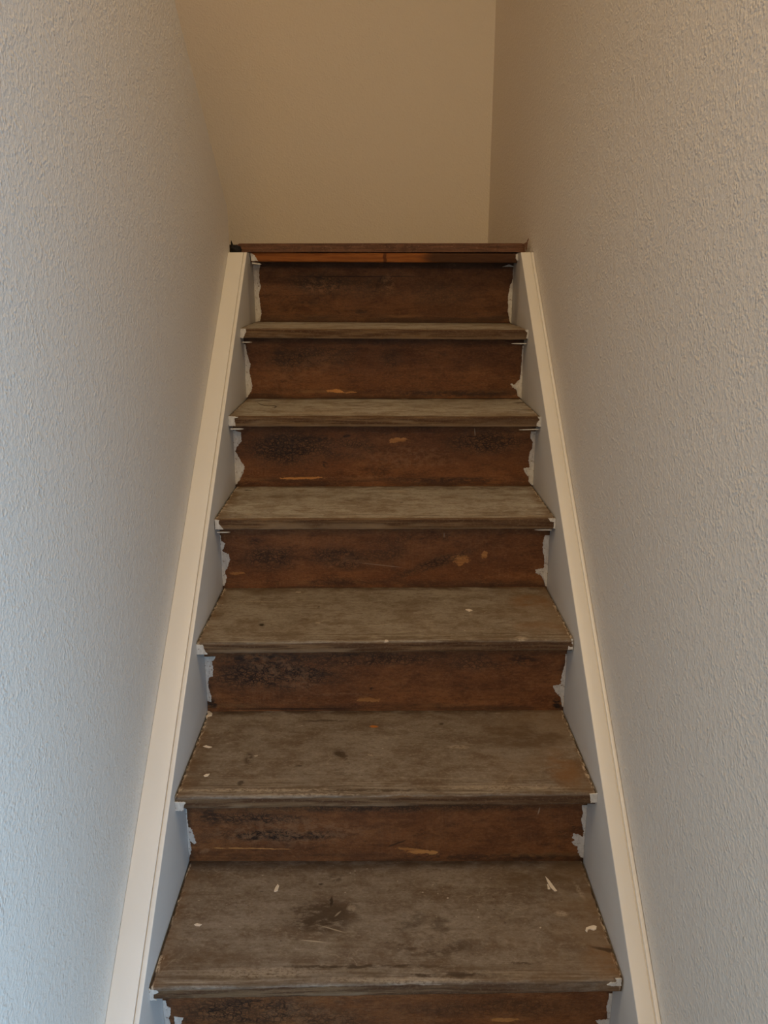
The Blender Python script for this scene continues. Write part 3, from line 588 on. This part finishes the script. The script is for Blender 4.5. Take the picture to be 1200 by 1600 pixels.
# caulk fillets where the stringers meet the textured walls
# landing: board edge lying over the last nosing
bm = bmesh.new(); NX = 200
xa, xb = -.4385, .4215
ytop = yn(7) - .0045
L0 = []
for i in range(NX + 1):
    t = i / NX; x = xa + (xb - xa) * t
    end = max(0, 1 - min(t, 1 - t) * 90)
    jag = .0012 * nz(x * 55, 1, 1) + .0006 * nz(x * 160, 5, 1)
    drop = .006 * end * (1 + nz(x * 300, 2, 2)) + .0016 * max(0, -(x) * 1.2)
    L0.append([bm.verts.new((x, ytop + jag + .003 * end, ZL - .0258 + abs(jag) * .6)), bm.verts.new((x, ytop + jag * .5 + .003 * end, ZL - .002 - drop - abs(jag) * .8)), bm.verts.new((x, ytop + .004, ZL - drop)), bm.verts.new((x, ytop + .10, ZL)), bm.verts.new((x, ytop + .10, ZL - .0265))])
for i in range(NX):
    for j in range(5): bm.faces.new((L0[i][j], L0[i + 1][j], L0[i + 1][(j + 1) % 5], L0[i][(j + 1) % 5]))
bm.faces.new(L0[0]); bm.faces.new(L0[-1])
o = obj('landing_edge_board', bm, [M_board], None, smooth=40); at_stair(o); o['label'] = 'dark brown board edge lying along the top of the stairs'
bm = bmesh.new(); box(bm, -1.75, XR, yn(7) + .102, YB, ZL - .12, ZL - .001); box(bm, -1.75, XL - .1, 2.3, yn(7) + .102, ZL - .12, ZL - .001)
o = obj('floor', bm, M_floor); tag(o, 'landing floor at the top of the stairs', 'floor', kind='structure')

# ------------------------------------------------------------------ loose things
def flake(name, k, outlines, label, cat, mat=None, t=.0012, lift=.0008, curl=.0, group=None):
    bm = bmesh.new()
    allp = [p for ol in outlines for p in ol]
    cx = sum(p[0] for p in allp) / len(allp); cy = sum(p[1] for p in allp) / len(allp)
    R0 = max(math.hypot(p[0] - cx, p[1] - cy) for p in allp)
    for q, ol in enumerate(outlines):
        pp = densify([(p[0] - cx, p[1] - cy) for p in ol], .0012, .0003, q + k)
        sheet(bm, pp, lambda u, v, h: (u, v, h + curl * (math.hypot(u, v) / R0) ** 2), t)
    dz = OFF[k][1] + cx / (2 * HW) * OFF[k][3]
    wear = .0012 * max(0, 1 - cy / .08)
    o = obj(name, bm, mat or M_flake, None, (cx, yn(k) + cy, zt(k) + dz + .0001 - wear), smooth=50)
    tag(o, label, cat, group); return o
flake('paint_chip', 1, [[(-0.2178, 0.2151), (-0.2166, 0.2254), (-0.2126, 0.2340), (-0.2091, 0.2305), (-0.2106, 0.2168), (-0.2151, 0.2134)]], 'small pale upright paint chip left of centre on the lowest tread', 'paint chip', curl=.001)
flake('paint_chip', 1, [[(-0.3531, 0.1322), (-0.3485, 0.1352), (-0.3391, 0.1321), (-0.3424, 0.1283), (-0.3496, 0.1291)]], 'tiny pale lying sliver of paint at the left of the lowest tread', 'paint chip')
flake('wood_splinter', 1, [[(0.3133, 0.2539), (0.3191, 0.2450), (0.3247, 0.2293), (0.3287, 0.2155), (0.3240, 0.2138), (0.3196, 0.2224), (0.3178, 0.2258), (0.3152, 0.2380)], [(0.3133, 0.2345), (0.3154, 0.2328), (0.3167, 0.2207), (0.3118, 0.2207)]], 'pale forked splinter near the right back of the lowest tread', 'splinter', curl=.002)
flake('paint_chip', 1, [[(0.3614, 0.1116), (0.3591, 0.1161), (0.3624, 0.1229), (0.3691, 0.1262), (0.3778, 0.1281), (0.3823, 0.1250), (0.3801, 0.1190), (0.3749, 0.1167), (0.3688, 0.1201), (0.3635, 0.1176)]], 'pale hook-shaped curl of paint near the right edge of the lowest tread', 'paint chip', t=.002, curl=.0012)
flake('paint_chip', 2, [[(-0.3811, 0.1590), (-0.3751, 0.1626), (-0.3613, 0.1565), (-0.3679, 0.1530)]], 'thin pale sliver at the back left of the second lowest tread', 'paint chip')
flake('paint_chip', 2, [[(-0.3585, 0.0563), (-0.3546, 0.0616), (-0.3473, 0.0626), (-0.3493, 0.0541), (-0.3552, 0.0520)]], 'pale oval paint chip near the front left of the second lowest tread', 'paint chip')
flake('paint_chip', 3, [[(0.1841, 0.1620), (0.1932, 0.1645), (0.2006, 0.1581), (0.1917, 0.1508)]], 'tiny white paint chip right of centre on the third lowest tread', 'paint chip')
flake('paint_chip', 2, [[(-0.4029, 0.3027), (-0.3945, 0.2999), (-0.3871, 0.2915), (-0.3864, 0.2805), (-0.3943, 0.2778), (-0.3944, 0.2643), (-0.3993, 0.2779), (-0.3965, 0.2888)]], 'white paint crumb in the back left corner of the second lowest tread', 'paint chip', curl=.001)

def tube(name, pts, r, label, cat, mat):
    cu = [Vector(p) for p in pts]; bm = bmesh.new(); rings = []
    c = sum(cu, Vector()) / len(cu); c.z = min(p.z for p in cu)
    for i, p in enumerate(cu):
        d = (cu[min(i + 1, len(cu) - 1)] - cu[max(i - 1, 0)]).normalized()
        u = d.cross(Vector((0, 0, 1))).normalized(); w = u.cross(d)
        rad = r * (1 if 0 < i < len(cu) - 1 else .35)
        rings.append([bm.verts.new(p - c + (u * math.cos(a) + w * math.sin(a)) * rad) for a in [math.tau * q / 6 for q in range(6)]])
    for i in range(len(rings) - 1):
        for q in range(6): bm.faces.new((rings[i][q], rings[i + 1][q], rings[i + 1][(q + 1) % 6], rings[i][(q + 1) % 6]))
    bm.faces.new(rings[0]); bm.faces.new(rings[-1])
    o = obj(name, bm, mat, None, c, smooth=60); tag(o, label, cat); return o
def on_t(k, p, up): return (p[0], yn(k) + p[1], zt(k) + OFF[k][1] + p[0] / (2 * HW) * OFF[k][3] + up)
tube('dark_fibre', [on_t(5, p, .0010) for p in ((-0.3724, 0.2578), (-0.3609, 0.2541), (-0.3475, 0.2625), (-0.3323, 0.2576), (-0.3198, 0.2454))], .0008, 'short straight dark fibre at the back left of the tread two steps below the landing', 'fibre', M_fibre)
tube('dark_fibre', [on_t(5, p, .0010) for p in ((-0.3563, 0.2218), (-0.3433, 0.1926), (-0.3278, 0.1697), (-0.3147, 0.1640), (-0.3030, 0.1685), (-0.2941, 0.1527), (-0.2966, 0.1307), (-0.3049, 0.1417))], .0007, 'curled dark fibre in front of the straight one two steps below the landing', 'fibre', M_fibre)

# black crumpled scrap on the top of the left stringer, with a spike standing up
random.seed(4)
bm = bmesh.new(); bmesh.ops.create_icosphere(bm, subdivisions=4, radius=1)
for v in bm.verts:
    p = v.co.copy(); d = 1 + .32 * nz(p.x * 1.7, p.y * 1.7, p.z * 1.7) + .14 * nz(p.x * 5, p.y * 5, p.z * 5)
    ta = 1 - .35 * max(0, p.x)
    v.co = Vector((p.x * .0175 * d, p.y * .012 * d * ta, max(-.0085, p.z * .0125 * d * ta)))
base = bm.verts[:]
sp = [(-.012, 0, .004, .0055), (-.0135, 0, .013, .0036), (-.0150, 0, .020, .0020), (-.0158, 0, .0265, .0004)]
rings = [[bm.verts.new((x + r_ * math.cos(a) * 1.1, y + r_ * .6 * math.sin(a), z)) for a in [math.tau * q / 8 for q in range(8)]] for x, y, z, r_ in sp]
for i in range(3):
    for q in range(8): bm.faces.new((rings[i][q], rings[i + 1][q], rings[i + 1][(q + 1) % 8], rings[i][(q + 1) % 8]))
bm.faces.new(rings[0]); bm.faces.new(rings[-1])
o = obj('black_scrap', bm, M_black, None, (-.4365, yn(7) - .004, ZL - .0275 + .0088), smooth=50)
tag(o, 'small crumpled black scrap with a thin spike on top of the left stringer', 'scrap')
# torn sliver at the right end of the landing board
bm = bmesh.new()
for q, ol in enumerate(([(.405, 1.6325), (.412, 1.6342), (.4205, 1.6365), (.4262, 1.6395), (.4275, 1.6455), (.4300, 1.6500), (.4315, 1.6492), (.4300, 1.6430), (.4290, 1.6370), (.4285, 1.6290), (.4265, 1.6180), (.4235, 1.6110), (.4180, 1.6105), (.4245, 1.6150), (.4225, 1.6240), (.4190, 1.6310), (.412, 1.6315)],)):
    sheet(bm, densify([(u - .42, v - 1.61) for u, v in ol], .0012, .0007, 3), lambda u, v, h: (u, -h, v), .004)
o = obj('torn_sliver', bm, M_board, None, (.42, yn(7) - .0005, 1.61), smooth=40); tag(o, 'dark torn sliver sticking up at the right end of the top step', 'sliver')
